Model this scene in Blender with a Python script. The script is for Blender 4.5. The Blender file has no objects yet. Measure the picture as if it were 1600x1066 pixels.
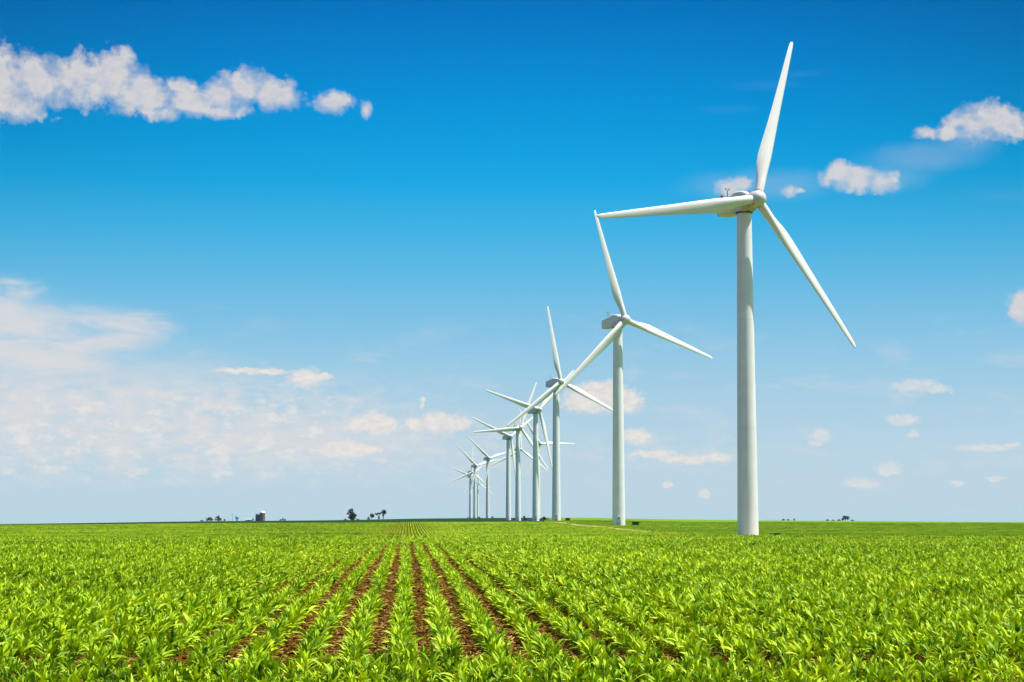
import bpy, bmesh, math, random
import numpy as np
from mathutils import Vector, Matrix, Euler
R=math.radians
rng=np.random.default_rng(7); random.seed(7)
scene=bpy.context.scene
COL=scene.collection
CAM_H=2.45   # eye above the soil under it; z=0 is the soil under the camera
PROF=np.array([(0,0),(32,.22),(64,.55),(100,.82),(131,.90),(160,.80),(200,.42),(260,-.45),(330,-.90),(390,-.80),(480,-.25),(593,1.02),(730,2.15),(872,2.5),(1085,2.8),(1248,3.0),
 (1450,3.7),(1650,5.3),(1760,6.0),(2019,6.6),(2262,7.1),(2700,7.9),(3150,8.6),(3600,8.4),(5000,5),(8000,-6),(15000,-40),(40000,-150)],float)
# outline of the land against the sky: how far (radians) it drops below the middle of the view
SKY=np.array([(-60,0.0045),(-30,.0042),(-12.5,.0031),(-10,.0026),(-6.5,.0017),(-1.9,.00095),(0,.0003),(1.3,0),(5.3,-.0003),(7.2,.0003),(10.1,.0010),(13.1,.0014),(19,.0021),(35,.003),(60,.004)],float)
def hermite(T,x):
    xs,ys=T[:,0],T[:,1]; x=np.clip(x,xs[0],xs[-1])
    h=np.diff(xs);d=np.diff(ys)/h
    m=np.zeros(len(xs)); m[1:-1]=np.where(d[:-1]*d[1:]>0,2*d[:-1]*d[1:]/(d[:-1]+d[1:]+1e-12),0)
    m[0]=d[0];m[-1]=d[-1]
    i=np.clip(np.searchsorted(xs,x)-1,0,len(xs)-2);t=(x-xs[i])/h[i]
    return ys[i]*(2*t**3-3*t**2+1)+m[i]*h[i]*(t**3-2*t*t+t)+ys[i+1]*(3*t*t-2*t**3)+m[i+1]*h[i]*(t**3-t*t)
def ground_z(X,Y):
    X=np.asarray(X,float);Y=np.asarray(Y,float)
    d=np.hypot(X,Y);az=np.degrees(np.arctan2(X,Y))
    s=np.clip((d-380)/700,0,1);s=s*s*(3-2*s)
    z=hermite(PROF,d)-hermite(SKY,az)*d*s*np.clip(6000/np.maximum(d,1),0,1)
    z=z+0.05*np.sin(X/23+1)*np.sin(Y/31)*np.clip(d/60,0,1)
    return z
CUMULUS = [
    (-12.55,13.03,1.22,1.19), (-11.33,13.10,1.22,0.89), (-10.20,13.17,1.19,0.83), (-9.05,13.38,0.83,0.83), (-8.76,13.92,0.32,0.36),
    (-11.88,12.38,0.89,0.47), (-8.37,12.93,0.89,0.63), (-7.69,12.71,0.79,0.51), (-7.01,13.18,0.51,0.28), (-6.71,12.75,0.99,0.47),
    (-5.84,12.94,0.83,0.55), (-5.05,13.20,0.95,0.59), (-4.36,13.08,0.87,0.53), (-3.87,12.96,0.55,0.40), (-7.68,12.37,0.79,0.24),
    (-6.12,12.51,1.19,0.24), (-2.41,12.80,0.65,0.34), (-2.08,12.89,0.40,0.24), (-1.36,12.67,0.18,0.30), (17.49,11.91,0.91,0.55),
    (17.87,12.03,0.79,0.47), (18.34,11.81,0.67,0.47), (18.71,11.55,0.47,0.32), (16.64,11.71,0.47,0.24), (16.03,11.74,0.43,0.22),
    (17.02,11.97,0.59,0.28), (13.44,10.49,0.67,0.43), (13.92,10.32,0.67,0.40), (14.60,10.26,0.55,0.36), (14.12,10.57,0.43,0.24),
    (10.01,10.20,0.51,0.32), (10.40,10.32,0.36,0.20), (11.89,10.09,0.32,0.20), (12.17,10.05,0.24,0.10), (18.75,6.38,0.47,0.51),
    (18.73,6.73,0.20,0.24),
]
LOW_CLOUDS = [
    (-3.12,4.42,0.59,0.36), (-2.59,4.46,0.36,0.16), (-1.02,3.02,0.87,0.34), (-1.50,2.90,0.43,0.18), (-0.61,2.94,0.43,0.20),
    (0.24,2.98,0.32,0.24), (0.96,3.06,0.79,0.36), (1.66,3.03,0.40,0.24), (-1.88,2.21,0.99,0.28), (-1.20,2.23,0.59,0.16),
    (6.01,3.81,1.26,0.51), (5.51,3.71,0.87,0.40), (6.70,3.71,0.71,0.43), (5.95,4.09,0.71,0.32), (6.30,4.01,0.59,0.36),
    (12.71,2.60,0.36,0.28), (12.53,2.40,0.28,0.12), (15.52,4.11,0.79,0.24), (16.18,3.99,0.43,0.16), (15.12,3.08,0.59,0.20),
    (15.38,2.65,0.20,0.14), (14.71,1.60,0.43,0.26), (13.85,1.18,0.67,0.18), (9.12,0.84,0.24,0.16), (8.05,1.15,0.16,0.12),
    (17.54,2.21,0.99,0.12), (18.28,2.29,0.32,0.10), (16.68,1.16,0.28,0.10), (17.79,1.29,0.36,0.10), (7.08,2.63,0.59,0.24),
    (7.57,2.08,0.79,0.16), (8.65,1.91,0.99,0.16), (9.53,1.97,0.59,0.14), (0.47,3.65,0.08,0.20), (-4.74,4.60,1.38,0.12),
]
HAZE=0.00002
_gz=ground_z
def ground_z(X,Y):
    X=np.asarray(X,float);Y=np.asarray(Y,float)
    return _gz(X,Y)+0.45*np.exp(-((X-70)**2/5000+(Y-355)**2/4000))
def gz(x,y): return float(ground_z(x,y))
def polar(az,d):
    x=d*math.sin(R(az)); y=d*math.cos(R(az)); return x,y,gz(x,y)

# ---------------------------------------------------------------- materials
def new_mat(name):
    m=bpy.data.materials.new(name); m.use_nodes=True; nt=m.node_tree
    for n in list(nt.nodes): nt.nodes.remove(n)
    out=nt.nodes.new('ShaderNodeOutputMaterial'); return m,nt,out
def N(nt,t,**k):
    n=nt.nodes.new(t)
    for a,b in k.items():
        if a in ('loc',): continue
        setattr(n,a,b)
    return n
def L(nt,a,b): nt.links.new(a,b)
def setin(n,**k):
    for a,b in k.items(): n.inputs[a.replace('_',' ')].default_value=b
def math_(nt,op,a,b=None,c=None,clamp=False):
    n=nt.nodes.new('ShaderNodeMath'); n.operation=op; n.use_clamp=clamp
    for i,v in enumerate((a,b,c)):
        if v is None: continue
        if hasattr(v,'is_linked'): nt.links.new(v,n.inputs[i])
        else: n.inputs[i].default_value=v
    return n.outputs[0]
def mix_(nt,f,a,b,mode='MIX'):
    n=nt.nodes.new('ShaderNodeMix'); n.data_type='RGBA'; n.blend_type=mode
    for s,v in ((n.inputs[0],f),(n.inputs[6],a),(n.inputs[7],b)):
        if hasattr(v,'is_linked'): nt.links.new(v,s)
        else: s.default_value=v if not isinstance(v,tuple) or len(v)==4 else (*v,1)
    return n.outputs[2]
def ramp_(nt,f,stops,interp='LINEAR'):
    n=nt.nodes.new('ShaderNodeValToRGB'); cr=n.color_ramp; cr.interpolation=interp
    while len(cr.elements)<len(stops): cr.elements.new(0.5)
    for e,(p,c) in zip(cr.elements,stops): e.position=p; e.color=(*c,1) if len(c)==3 else c
    if f is not None: nt.links.new(f,n.inputs[0])
    return n.outputs[0]
def noise_(nt,vec,scale,detail=4,rough=.55,dist=0,dim='3D'):
    n=nt.nodes.new('ShaderNodeTexNoise'); n.noise_dimensions=dim
    if vec is not None: nt.links.new(vec,n.inputs['Vector'])
    n.inputs['Scale'].default_value=scale; n.inputs['Detail'].default_value=detail
    n.inputs['Roughness'].default_value=rough; n.inputs['Distortion'].default_value=dist
    return n
def plain(name,col,rough=.5,metal=0,var=.12,scale=3,bump=0):
    m,nt,out=new_mat(name); b=N(nt,'ShaderNodeBsdfPrincipled'); L(nt,b.outputs[0],out.inputs[0])
    tc=N(nt,'ShaderNodeTexCoord'); nz=noise_(nt,tc.outputs['Object'],scale,6,.6)
    c=mix_(nt,nz.outputs[0],tuple(x*(1-var) for x in col),tuple(min(1,x*(1+var)) for x in col))
    L(nt,c,b.inputs['Base Color']); b.inputs['Roughness'].default_value=rough; b.inputs['Metallic'].default_value=metal
    if bump:
        bp=N(nt,'ShaderNodeBump'); bp.inputs['Strength'].default_value=bump; L(nt,nz.outputs[0],bp.inputs['Height']); L(nt,bp.outputs[0],b.inputs['Normal'])
    return m

def white_steel():
    m,nt,out=new_mat('white_turbine_paint'); b=N(nt,'ShaderNodeBsdfPrincipled'); L(nt,b.outputs[0],out.inputs[0])
    tc=N(nt,'ShaderNodeTexCoord'); mp=N(nt,'ShaderNodeMapping'); mp.inputs['Scale'].default_value=(1.6,1.6,.10); L(nt,tc.outputs['Object'],mp.inputs[0])
    st=noise_(nt,mp.outputs[0],1.0,5,.6); big=noise_(nt,tc.outputs['Object'],.25,3)
    f=math_(nt,'ADD',math_(nt,'MULTIPLY',st.outputs[0],.6),math_(nt,'MULTIPLY',big.outputs[0],.4))
    c=ramp_(nt,f,[(.32,(.78,.765,.73)),(.60,(.89,.88,.86))])
    sp=N(nt,'ShaderNodeSeparateXYZ'); L(nt,tc.outputs['Object'],sp.inputs[0])
    # faint seams between the rolled cans of the tower (every 2.9 m) and flange joints
    fr=math_(nt,'FRACT',math_(nt,'DIVIDE',sp.outputs[2],2.9)); seam=math_(nt,'LESS_THAN',fr,.018)
    fl=math_(nt,'FRACT',math_(nt,'DIVIDE',math_(nt,'ADD',sp.outputs[2],.2),21.0)); seam=math_(nt,'MAXIMUM',seam,math_(nt,'LESS_THAN',fl,.007))
    c=mix_(nt,math_(nt,'MULTIPLY',seam,.22),c,(.45,.44,.42))
    L(nt,c,b.inputs['Base Color']); b.inputs['Roughness'].default_value=.38
    b.inputs['Specular IOR Level'].default_value=.4
    return m
def blade_mat():
    m,nt,out=new_mat('white_blade_gelcoat'); b=N(nt,'ShaderNodeBsdfPrincipled'); L(nt,b.outputs[0],out.inputs[0])
    tc=N(nt,'ShaderNodeTexCoord'); mp=N(nt,'ShaderNodeMapping'); mp.inputs['Scale'].default_value=(1.5,1.5,.15); L(nt,tc.outputs['Object'],mp.inputs[0])
    st=noise_(nt,mp.outputs[0],1.2,5,.6)
    c=ramp_(nt,st.outputs[0],[(.3,(.76,.74,.70)),(.65,(.86,.845,.81))])
    # oil run streaks near the root
    sp=N(nt,'ShaderNodeSeparateXYZ'); L(nt,tc.outputs['Object'],sp.inputs[0])
    mp2=N(nt,'ShaderNodeMapping'); mp2.inputs['Scale'].default_value=(3,3,.35); L(nt,tc.outputs['Object'],mp2.inputs[0])
    s2=noise_(nt,mp2.outputs[0],1.3,6,.65)
    k=math_(nt,'MULTIPLY',ramp_(nt,s2.outputs[0],[(.5,(0,0,0)),(.72,(1,1,1))]),math_(nt,'SUBTRACT',1,math_(nt,'DIVIDE',sp.outputs[2],9.0),clamp=True))
    c=mix_(nt,math_(nt,'MULTIPLY',k,.55),c,(.42,.27,.13))
    L(nt,c,b.inputs['Base Color']); b.inputs['Roughness'].default_value=.35
    return m
def nacelle_mat():
    m,nt,out=new_mat('stained_nacelle_fibreglass'); b=N(nt,'ShaderNodeBsdfPrincipled'); L(nt,b.outputs[0],out.inputs[0])
    tc=N(nt,'ShaderNodeTexCoord'); sp=N(nt,'ShaderNodeSeparateXYZ'); L(nt,tc.outputs['Object'],sp.inputs[0])
    nz=noise_(nt,tc.outputs['Object'],1.1,6,.65)
    c=ramp_(nt,nz.outputs[0],[(.3,(.74,.73,.69)),(.65,(.85,.84,.81))])
    g=noise_(nt,tc.outputs['Object'],1.7,7,.7)
    # rust and oil towards the joint with the hub (front end) and along the belly
    fr=N(nt,'ShaderNodeMapRange'); fr.inputs[1].default_value=-2.2; fr.inputs[2].default_value=2.6; L(nt,sp.outputs[1],fr.inputs[0])
    lo=N(nt,'ShaderNodeMapRange'); lo.inputs[1].default_value=.2; lo.inputs[2].default_value=-1.9; L(nt,sp.outputs[2],lo.inputs[0])
    k=math_(nt,'MULTIPLY',fr.outputs[0],math_(nt,'ADD',math_(nt,'MULTIPLY',lo.outputs[0],.85),.05))
    k=math_(nt,'MULTIPLY',k,ramp_(nt,g.outputs[0],[(.36,(.15,.15,.15)),(.62,(1,1,1))]))
    c=mix_(nt,math_(nt,'MULTIPLY',k,1.0,clamp=True),c,(.30,.17,.06))
    L(nt,c,b.inputs['Base Color']); b.inputs['Roughness'].default_value=.42
    return m
def hub_mat():
    m,nt,out=new_mat('hub_paint'); b=N(nt,'ShaderNodeBsdfPrincipled'); L(nt,b.outputs[0],out.inputs[0])
    tc=N(nt,'ShaderNodeTexCoord'); sp=N(nt,'ShaderNodeSeparateXYZ'); L(nt,tc.outputs['Object'],sp.inputs[0])
    g=noise_(nt,tc.outputs['Object'],1.9,7,.7)
    c=ramp_(nt,g.outputs[0],[(.3,(.60,.60,.57)),(.65,(.72,.71,.69))])
    fr=N(nt,'ShaderNodeMapRange'); fr.inputs[1].default_value=.6; fr.inputs[2].default_value=-1.5; L(nt,sp.outputs[1],fr.inputs[0])
    k=math_(nt,'MULTIPLY',fr.outputs[0],ramp_(nt,g.outputs[0],[(.42,(0,0,0)),(.60,(1,1,1))]))
    c=mix_(nt,math_(nt,'MULTIPLY',k,.9),c,(.33,.19,.08))
    L(nt,c,b.inputs['Base Color']); b.inputs['Roughness'].default_value=.4
    return m
def leaf_mat(name,dark,mid,light,trans=.35,rough=.42,nscale=.02):
    m,nt,out=new_mat(name)
    b=N(nt,'ShaderNodeBsdfPrincipled'); t=N(nt,'ShaderNodeBsdfTranslucent'); ms=N(nt,'ShaderNodeMixShader')
    oi=N(nt,'ShaderNodeObjectInfo'); geo=N(nt,'ShaderNodeNewGeometry')
    nz=noise_(nt,geo.outputs['Position'],nscale,3,.6); nf=noise_(nt,geo.outputs['Position'],9.0,2,.6)
    r=math_(nt,'ADD',math_(nt,'MULTIPLY',oi.outputs['Random'],.26),math_(nt,'ADD',math_(nt,'MULTIPLY',nz.outputs[0],.36),math_(nt,'MULTIPLY',nf.outputs[0],.60)))
    c=ramp_(nt,r,[(.40,dark),(.555,mid),(.79,light)])
    L(nt,c,b.inputs['Base Color']); b.inputs['Roughness'].default_value=rough; b.inputs['Specular IOR Level'].default_value=.2
    tcol=mix_(nt,1.0,c,(1.25,1.05,.35),'MULTIPLY'); L(nt,tcol,t.inputs[0])
    ms.inputs[0].default_value=trans; L(nt,b.outputs[0],ms.inputs[1]); L(nt,t.outputs[0],ms.inputs[2]); L(nt,ms.outputs[0],out.inputs[0])
    return m
def soil_mat():
    m,nt,out=new_mat('tilled_brown_soil'); b=N(nt,'ShaderNodeBsdfPrincipled'); L(nt,b.outputs[0],out.inputs[0])
    geo=N(nt,'ShaderNodeNewGeometry'); P=geo.outputs['Position']
    a=noise_(nt,P,9,8,.7); bgn=noise_(nt,P,1.3,4,.6); c=ramp_(nt,a.outputs[0],[(.34,(.012,.006,.002)),(.47,(.050,.026,.005)),(.57,(.175,.082,.011)),(.69,(.50,.26,.045))])
    v=N(nt,'ShaderNodeTexVoronoi'); v.inputs['Scale'].default_value=14; L(nt,P,v.inputs['Vector'])
    c=mix_(nt,math_(nt,'MULTIPLY',bgn.outputs[0],.4),c,(.085,.042,.006))
    # rough ground far away and outside the crop: plain green cover
    at=N(nt,'ShaderNodeAttribute'); at.attribute_name='cover'
    sp=N(nt,'ShaderNodeSeparateColor'); L(nt,at.outputs['Color'],sp.inputs[0])
    g1=noise_(nt,P,.9,6,.75); g2=noise_(nt,P,.02,4,.6)
    mp=N(nt,'ShaderNodeMapping'); mp.inputs['Scale'].default_value=(.004,.02,.01); L(nt,P,mp.inputs[0]); g3=noise_(nt,mp.outputs[0],1,3,.5)
    gr=mix_(nt,g1.outputs[0],(.05,.12,.006),(.20,.36,.016)); gr=mix_(nt,g2.outputs[0],gr,(.13,.25,.014))
    dk=mix_(nt,g1.outputs[0],(.008,.030,.008),(.020,.060,.014)); 
    c=mix_(nt,sp.outputs[0],c,gr); c=mix_(nt,sp.outputs[1],c,dk)
    L(nt,c,b.inputs['Base Color']); b.inputs['Roughness'].default_value=1; b.inputs['Specular IOR Level'].default_value=0
    bp=N(nt,'ShaderNodeBump'); bp.inputs['Strength'].default_value=.9; bp.inputs['Distance'].default_value=.06
    h=math_(nt,'ADD',a.outputs[0],math_(nt,'MULTIPLY',v.outputs[0],.5)); L(nt,h,bp.inputs['Height']); L(nt,bp.outputs[0],b.inputs['Normal'])
    return m

M_WHITE=white_steel(); M_BLADE=blade_mat(); M_NAC=nacelle_mat(); M_HUB=hub_mat()
M_DARK=plain('dark_rubber',(.03,.03,.03),.7)
M_RED=plain('red_lens',(.45,.01,.02),.25)
M_METAL=plain('weathered_metal',(.14,.15,.16),.45,.6)
M_BOX=plain('dark_green_cabinet_paint',(.010,.024,.018),.45,0,.25,2)
M_BOXLID=plain('dark_green_lid_paint',(.016,.034,.025),.4,0,.25,2)
M_CONC=plain('concrete',(.36,.34,.31),.9,0,.2,4,.3)
M_SOIL=soil_mat()
M_CORN=leaf_mat('corn_leaf',(.032,.10,.001),(.24,.44,.002),(.62,.79,.02),.16,.5)  # wide tone range puts gap shade and sunlit flecks into the leaf colour
M_DULL=leaf_mat('older_crop_leaf',(.09,.20,.003),(.23,.39,.006),(.42,.58,.03),.2)
M_STALK=leaf_mat('corn_stalk',(.09,.21,.008),(.16,.33,.015),(.26,.45,.04),.1)
M_TREE=leaf_mat('tree_leaf',(.010,.032,.007),(.024,.062,.011),(.05,.105,.018),.2,.6,.05)
M_TREEBLUE=leaf_mat('haze_tinted_tree_leaf',(.010,.035,.026),(.018,.055,.040),(.03,.075,.05),.15,.6,.05)  # blue cast of distance haze is mixed into this leaf colour
M_BARK=plain('bark',(.07,.055,.04),.9,0,.3,5,.4)
M_GRAVEL=plain('pale_gravel',(.38,.29,.11),.95,0,.25,1.5,.4)

# ---------------------------------------------------------------- object helpers
def obj(name,me,parent=None,mat=None,loc=None):
    o=bpy.data.objects.new(name,me); COL.objects.link(o)
    if mat is not None and len(me.materials)==0: me.materials.append(mat)
    if parent is not None: o.parent=parent
    if loc is not None: o.location=loc
    return o
def tag(o,label=None,cat=None,group=None,kind=None):
    if label: o['label']=label
    if cat: o['category']=cat
    if group: o['group']=group
    if kind: o['kind']=kind
    return o
def empty(name,loc,rz=0):
    o=bpy.data.objects.new(name,None); COL.objects.link(o); o.empty_display_size=.5
    o.location=loc; o.rotation_euler=(0,0,rz); return o
def mesh_pd(name,V,F,mat=None,smooth=False):
    me=bpy.data.meshes.new(name); me.from_pydata([tuple(map(float,v)) for v in V],[],F); me.update()
    if mat: me.materials.append(mat)
    if smooth: me.polygons.foreach_set('use_smooth',[True]*len(me.polygons))
    return me
def mesh_np(name,V,Fq,mats,midx=None,smooth=True):
    me=bpy.data.meshes.new(name); nv=len(V); nf,k=Fq.shape
    me.vertices.add(nv); me.vertices.foreach_set('co',V.astype(np.float32).ravel())
    me.loops.add(nf*k); me.loops.foreach_set('vertex_index',Fq.astype(np.int32).ravel())
    me.polygons.add(nf); me.polygons.foreach_set('loop_start',np.arange(0,nf*k,k,dtype=np.int32)); me.polygons.foreach_set('loop_total',np.full(nf,k,dtype=np.int32))
    for m in mats: me.materials.append(m)
    if midx is not None: me.polygons.foreach_set('material_index',midx.astype(np.int32))
    me.polygons.foreach_set('use_smooth',np.full(nf,smooth))
    me.update(calc_edges=True); me.validate(); return me
def lathe(profile,n=48,axis='Z',cap=True):
    """profile: (r, h) list; returns V,F"""
    V=[];F=[]
    for r,h in profile:
        for i in range(n):
            a=2*math.pi*i/n; c,s=r*math.cos(a),r*math.sin(a)
            V.append((c,s,h) if axis=='Z' else (c,h,-s))
    for j in range(len(profile)-1):
        for i in range(n):
            k=(i+1)%n; F.append((j*n+i,j*n+k,(j+1)*n+k,(j+1)*n+i))
    if cap:
        F.append(tuple(range(n-1,-1,-1))); b=(len(profile)-1)*n; F.append(tuple(b+i for i in range(n)))
    return V,F
def bbox_mesh(parts,mat,bev=.03):
    bm=bmesh.new()
    for (x0,y0,z0,x1,y1,z1) in parts:
        r=bmesh.ops.create_cube(bm,size=1)
        for v in r['verts']:
            v.co=Vector(((x0+x1)/2+v.co.x*(x1-x0),(y0+y1)/2+v.co.y*(y1-y0),(z0+z1)/2+v.co.z*(z1-z0)))
    if bev: bmesh.ops.bevel(bm,geom=list(bm.edges),offset=bev,segments=2,affect='EDGES',profile=.7)
    me=bpy.data.meshes.new('box'); bm.to_mesh(me); bm.free(); me.materials.append(mat); return me
def smooth_angle(me,deg=35):
    me.polygons.foreach_set('use_smooth',[True]*len(me.polygons))
    bm=bmesh.new(); bm.from_mesh(me)
    for e in bm.edges:
        if len(e.link_faces)==2 and e.calc_face_angle(0)>R(deg): e.smooth=False
    bm.to_mesh(me); bm.free()

# ---------------------------------------------------------------- wind turbine
H=65.0; OV=4.2; RAD=36.2; TILT=R(5)
def tower_mesh():
    prof=[(2.13,-1.0),(2.13,.25),(2.04,.26)]
    for i in range(1,25):
        z=(H-2.05)*i/24; prof.append((2.04+(1.43-2.04)*(z/(H-2.05)),z))
    V,F=lathe(prof,64); me=mesh_pd('tower',V,F,M_WHITE); smooth_angle(me,40); return me
def blade_mesh():
    Rr=[1.25,1.9,2.6,3.6,4.8,6.2,7.6,9.2,11,13.5,16.5,20,24,28,31.5,34,35.3,36.0,36.2]
    CH=[1.80,1.80,1.80,1.86,2.06,2.40,2.72,2.84,2.74,2.52,2.22,1.96,1.70,1.44,1.22,1.04,.90,.58,.16]
    TH=[1,1,1,.93,.74,.54,.42,.34,.29,.26,.235,.215,.20,.185,.18,.18,.17,.17,.2]
    TW=[14,14,14,14,13.5,12.5,11,9.3,7.8,6,4.4,3,1.9,1.0,.4,0,0,0,0]
    n=28; V=[];F=[]
    for r,c,t,tw in zip(Rr,CH,TH,TW):
        b=min(1,max(0,(r-2.4)/5.2)); b=b*b*(3-2*b)
        yb=math.sin(-.045)*RAD*(r/RAD)**1.25
        for i in range(n):
            a=2*math.pi*i/n
            cx,cy=.5*math.cos(a),.5*math.sin(a)*t          # ellipse (circle when t==1)
            x=.5*(1+math.cos(a))                              # 0 at LE .. 1 at TE
            s=1 if math.sin(a)>=0 else -1
            yt=5*t*(.2969*math.sqrt(x)-.126*x-.3516*x*x+.2843*x**3-.1036*x**4)
            xc=x-.32; yc=s*yt+.03*(4*x*(1-x))
            ex=(1-b)*cx+b*xc; ey=(1-b)*cy*(1 if t<1 else 1)+b*yc
            X=ex*c; Y=ey*c
            ca,sa=math.cos(R(tw+1.5)),math.sin(R(tw+1.5))
            V.append((X*ca+Y*sa, -X*sa+Y*ca+yb, r))           # leading edge at -X, twisted into the wind (+Y)
    for j in range(len(Rr)-1):
        for i in range(n):
            k=(i+1)%n; F.append((j*n+i,j*n+k,(j+1)*n+k,(j+1)*n+i))
    F.append(tuple(range(n-1,-1,-1))); b0=(len(Rr)-1)*n; F.append(tuple(b0+i for i in range(n)))
    me=mesh_pd('blade',V,F,M_BLADE,True); 
    bm=bmesh.new(); bm.from_mesh(me); bmesh.ops.recalc_face_normals(bm,faces=bm.faces); bm.to_mesh(me); bm.free()
    return me
def collar_mesh():
    V,F=lathe([(.93,1.12),(1.02,1.14),(1.02,1.30),(.95,1.33),(.95,1.42),(.90,1.44)],36)
    me=mesh_pd('blade_collar',V,F,M_DARK); me.materials.clear(); me.materials.append(plain('collar_grey',(.30,.27,.23),.6)); smooth_angle(me); return me
def hub_mesh():
    prof=[(1.30,-1.55),(1.52,-1.50),(1.60,-1.2),(1.62,-.4),(1.60,.3),(1.50,.85),(1.30,1.3),(.98,1.68),(.55,1.92),(.15,2.0),(.01,2.0)]
    V,F=lathe(prof,48,'Y'); me=mesh_pd('hub',V,F,M_HUB)
    bm=bmesh.new(); bm.from_mesh(me); bmesh.ops.recalc_face_normals(bm,faces=bm.faces); bm.to_mesh(me); bm.free()
    smooth_angle(me,50); return me
def nacelle_mesh():
    # stations along Y (rear -> front), relative to the hub centre: y, half width, bottom, top, corner
    S=[(-7.35,1.15,-1.55,.55,.35),(-7.05,1.45,-1.95,.95,.4),(-4.6,1.70,-2.05,1.30,.42),(-2.2,1.78,-2.10,1.62,.42),(-1.2,1.78,-2.10,1.78,.42),(-1.15,1.74,-2.10,2.02,.4),(.6,1.70,-2.10,2.02,.4),(1.5,1.62,-2.05,1.9,.5),(2.3,1.45,-1.7,1.62,.6),(2.62,1.25,-1.35,1.35,.7)]
    V=[];F=[];q=5
    for (y,w,b,t,c) in S:
        ring=[]
        for (sx,sz,cxx,czz) in ((1,1,w-c,t-c),(-1,1,-(w-c),t-c),(-1,-1,-(w-c),b+c),(1,-1,w-c,b+c)):
            a0={(1,1):0,(-1,1):90,(-1,-1):180,(1,-1):270}[(sx,sz)]
            for i in range(q):
                a=R(a0+90*i/(q-1)); ring.append((cxx+c*math.cos(a),y,czz+c*math.sin(a)))
        V+=ring
    n=4*q
    for j in range(len(S)-1):
        for i in range(n):
            k=(i+1)%n; F.append((j*n+i,(j+1)*n+i,(j+1)*n+k,j*n+k))
    F.append(tuple(range(n))); F.append(tuple((len(S)-1)*n+i for i in range(n-1,-1,-1)))
    me=mesh_pd('nacelle',V,F,M_NAC)
    bm=bmesh.new(); bm.from_mesh(me); bmesh.ops.recalc_face_normals(bm,faces=bm.faces); bm.to_mesh(me); bm.free()
    smooth_angle(me,28); return me
def mast_mesh():
    V,F=lathe([(.09,0),(.09,2.1),(.02,2.12)],8)
    b=len(V); v2,f2=lathe([(.05,-.5),(.05,.5)],6)
    V+=[(z,y,x+1.95) for x,y,z in v2]; F+=[tuple(i+b for i in f) for f in f2]
    for sx in (-.42,.42):
        b=len(V); v3,f3=lathe([(.02,1.95),(.10,1.97),(.12,2.2),(.02,2.25)],8); V+=[(x+sx,y,z) for x,y,z in v3]; F+=[tuple(i+b for i in f) for f in f3]
    return mesh_pd('wind_mast',V,F,M_METAL,True)
ME=dict(tower=tower_mesh(),blade=blade_mesh(),collar=collar_mesh(),hub=hub_mesh(),nacelle=nacelle_mesh(),mast=mast_mesh())
V,F=lathe([(.2,0),(.2,.62),(.16,.64),(.26,.66),(.28,.8),(.28,1.05),(.18,1.2),(.02,1.25)],16); ME['lamp']=mesh_pd('lamp',V,F,M_RED,True)
V,F=lathe([(1.60,-.22),(1.66,-.20),(1.66,.02),(1.5,.04)],48); ME['yaw']=mesh_pd('yaw_ring',V,F,M_DARK,False)
def door_meshes():
    d=bbox_mesh([(-.42,-.04,0,.42,.04,2.1)],plain('white_door_paint',(.66,.65,.62),.4),.02)
    fr=bbox_mesh([(-.55,-.06,-.08,-.44,.10,2.24),(.44,-.06,-.08,.55,.10,2.24),(-.435,-.06,2.12,.435,.10,2.24)],M_WHITE,.015)
    vent=bbox_mesh([(-.16,-.06,1.35,.16,-.045,1.75)],M_DARK,0)
    st=bbox_mesh([(-.6,-1.2,1.02,.6,0,1.1)]+[(-.6,-1.45-.25*i,.84-.22*i,.6,-1.22-.25*i,.88-.22*i) for i in range(4)]+[(-.62,-1.2,0,-.56,-1.14,1.9),(.56,-1.2,0,.62,-1.14,1.9),(-.62,-.1,1.1,-.56,-.04,1.9),(.56,-.1,1.1,.62,-.04,1.9),(-.6,-1.17,1.86,-.58,-.07,1.9),(.58,-1.17,1.86,.6,-.07,1.9)],M_METAL,0)
    return d,fr,vent,st
ME['door'],ME['frame'],ME['vent'],ME['steps']=door_meshes()
BX=bbox_mesh([(-1.0,-.85,.15,1.0,.85,1.55)],M_BOX,.04); LD=bbox_mesh([(-1.08,-.95,1.56,1.08,.93,1.68)],M_BOXLID,.03); PL=bbox_mesh([(-1.2,-1.1,-.3,1.2,1.1,.14)],M_CONC,.03)
FN=bbox_mesh([(-.9+.16*i,-.99,.35,-.86+.16*i,-.87,1.35) for i in range(12)],M_BOXLID,0)

# (distance, bearing, rotor heading, rotor phase, label)
TURB=[
(360.8,10.446,154.1,339.4,'nearest and tallest white wind turbine with a rust-stained hub, right of all the others'),
(586.7,6.514,152.8,12.9,'second nearest white wind turbine, with a small dark vent in its tower door'),
(868.0,4.600,153.6,6.4,'third nearest white wind turbine, one blade nearly upright, behind the second one'),
(1089.6,3.967,153.2,72.8,'white wind turbine with one blade hanging down, directly left of the third nearest tower'),
(1306.2,3.421,158.1,95.7,'white wind turbine holding one blade level to the left, fifth nearest in the row'),
(1455.5,3.123,154.5,65.9,'grey-shaded white wind turbine just left of the one with a level left blade'),
(1626.2,4.036,153.4,271.4,'small wind turbine with one blade level to the right, half hidden by a tower'),
(1775.0,3.439,153.8,235.8,'small dark-hubbed wind turbine almost hidden behind the one with a level left blade'),
(2033.4,2.487,154.5,46.3,'small wind turbine in the gap between the larger towers and the far cluster'),
(2320.1,2.093,155.1,44.4,'tallest wind turbine of the tight far cluster near the horizon'),
(2639.0,1.961,153.8,112.9,'turbine of the far cluster with one blade upright and one pointing down left'),
(3457.6,2.184,155.2,117.4,'lowest and farthest wind turbine at the right of the far cluster'),
(2888.3,1.952,154.1,69.3,'faint far wind turbine overlapped by the leftmost tower of the far cluster'),
]
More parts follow.
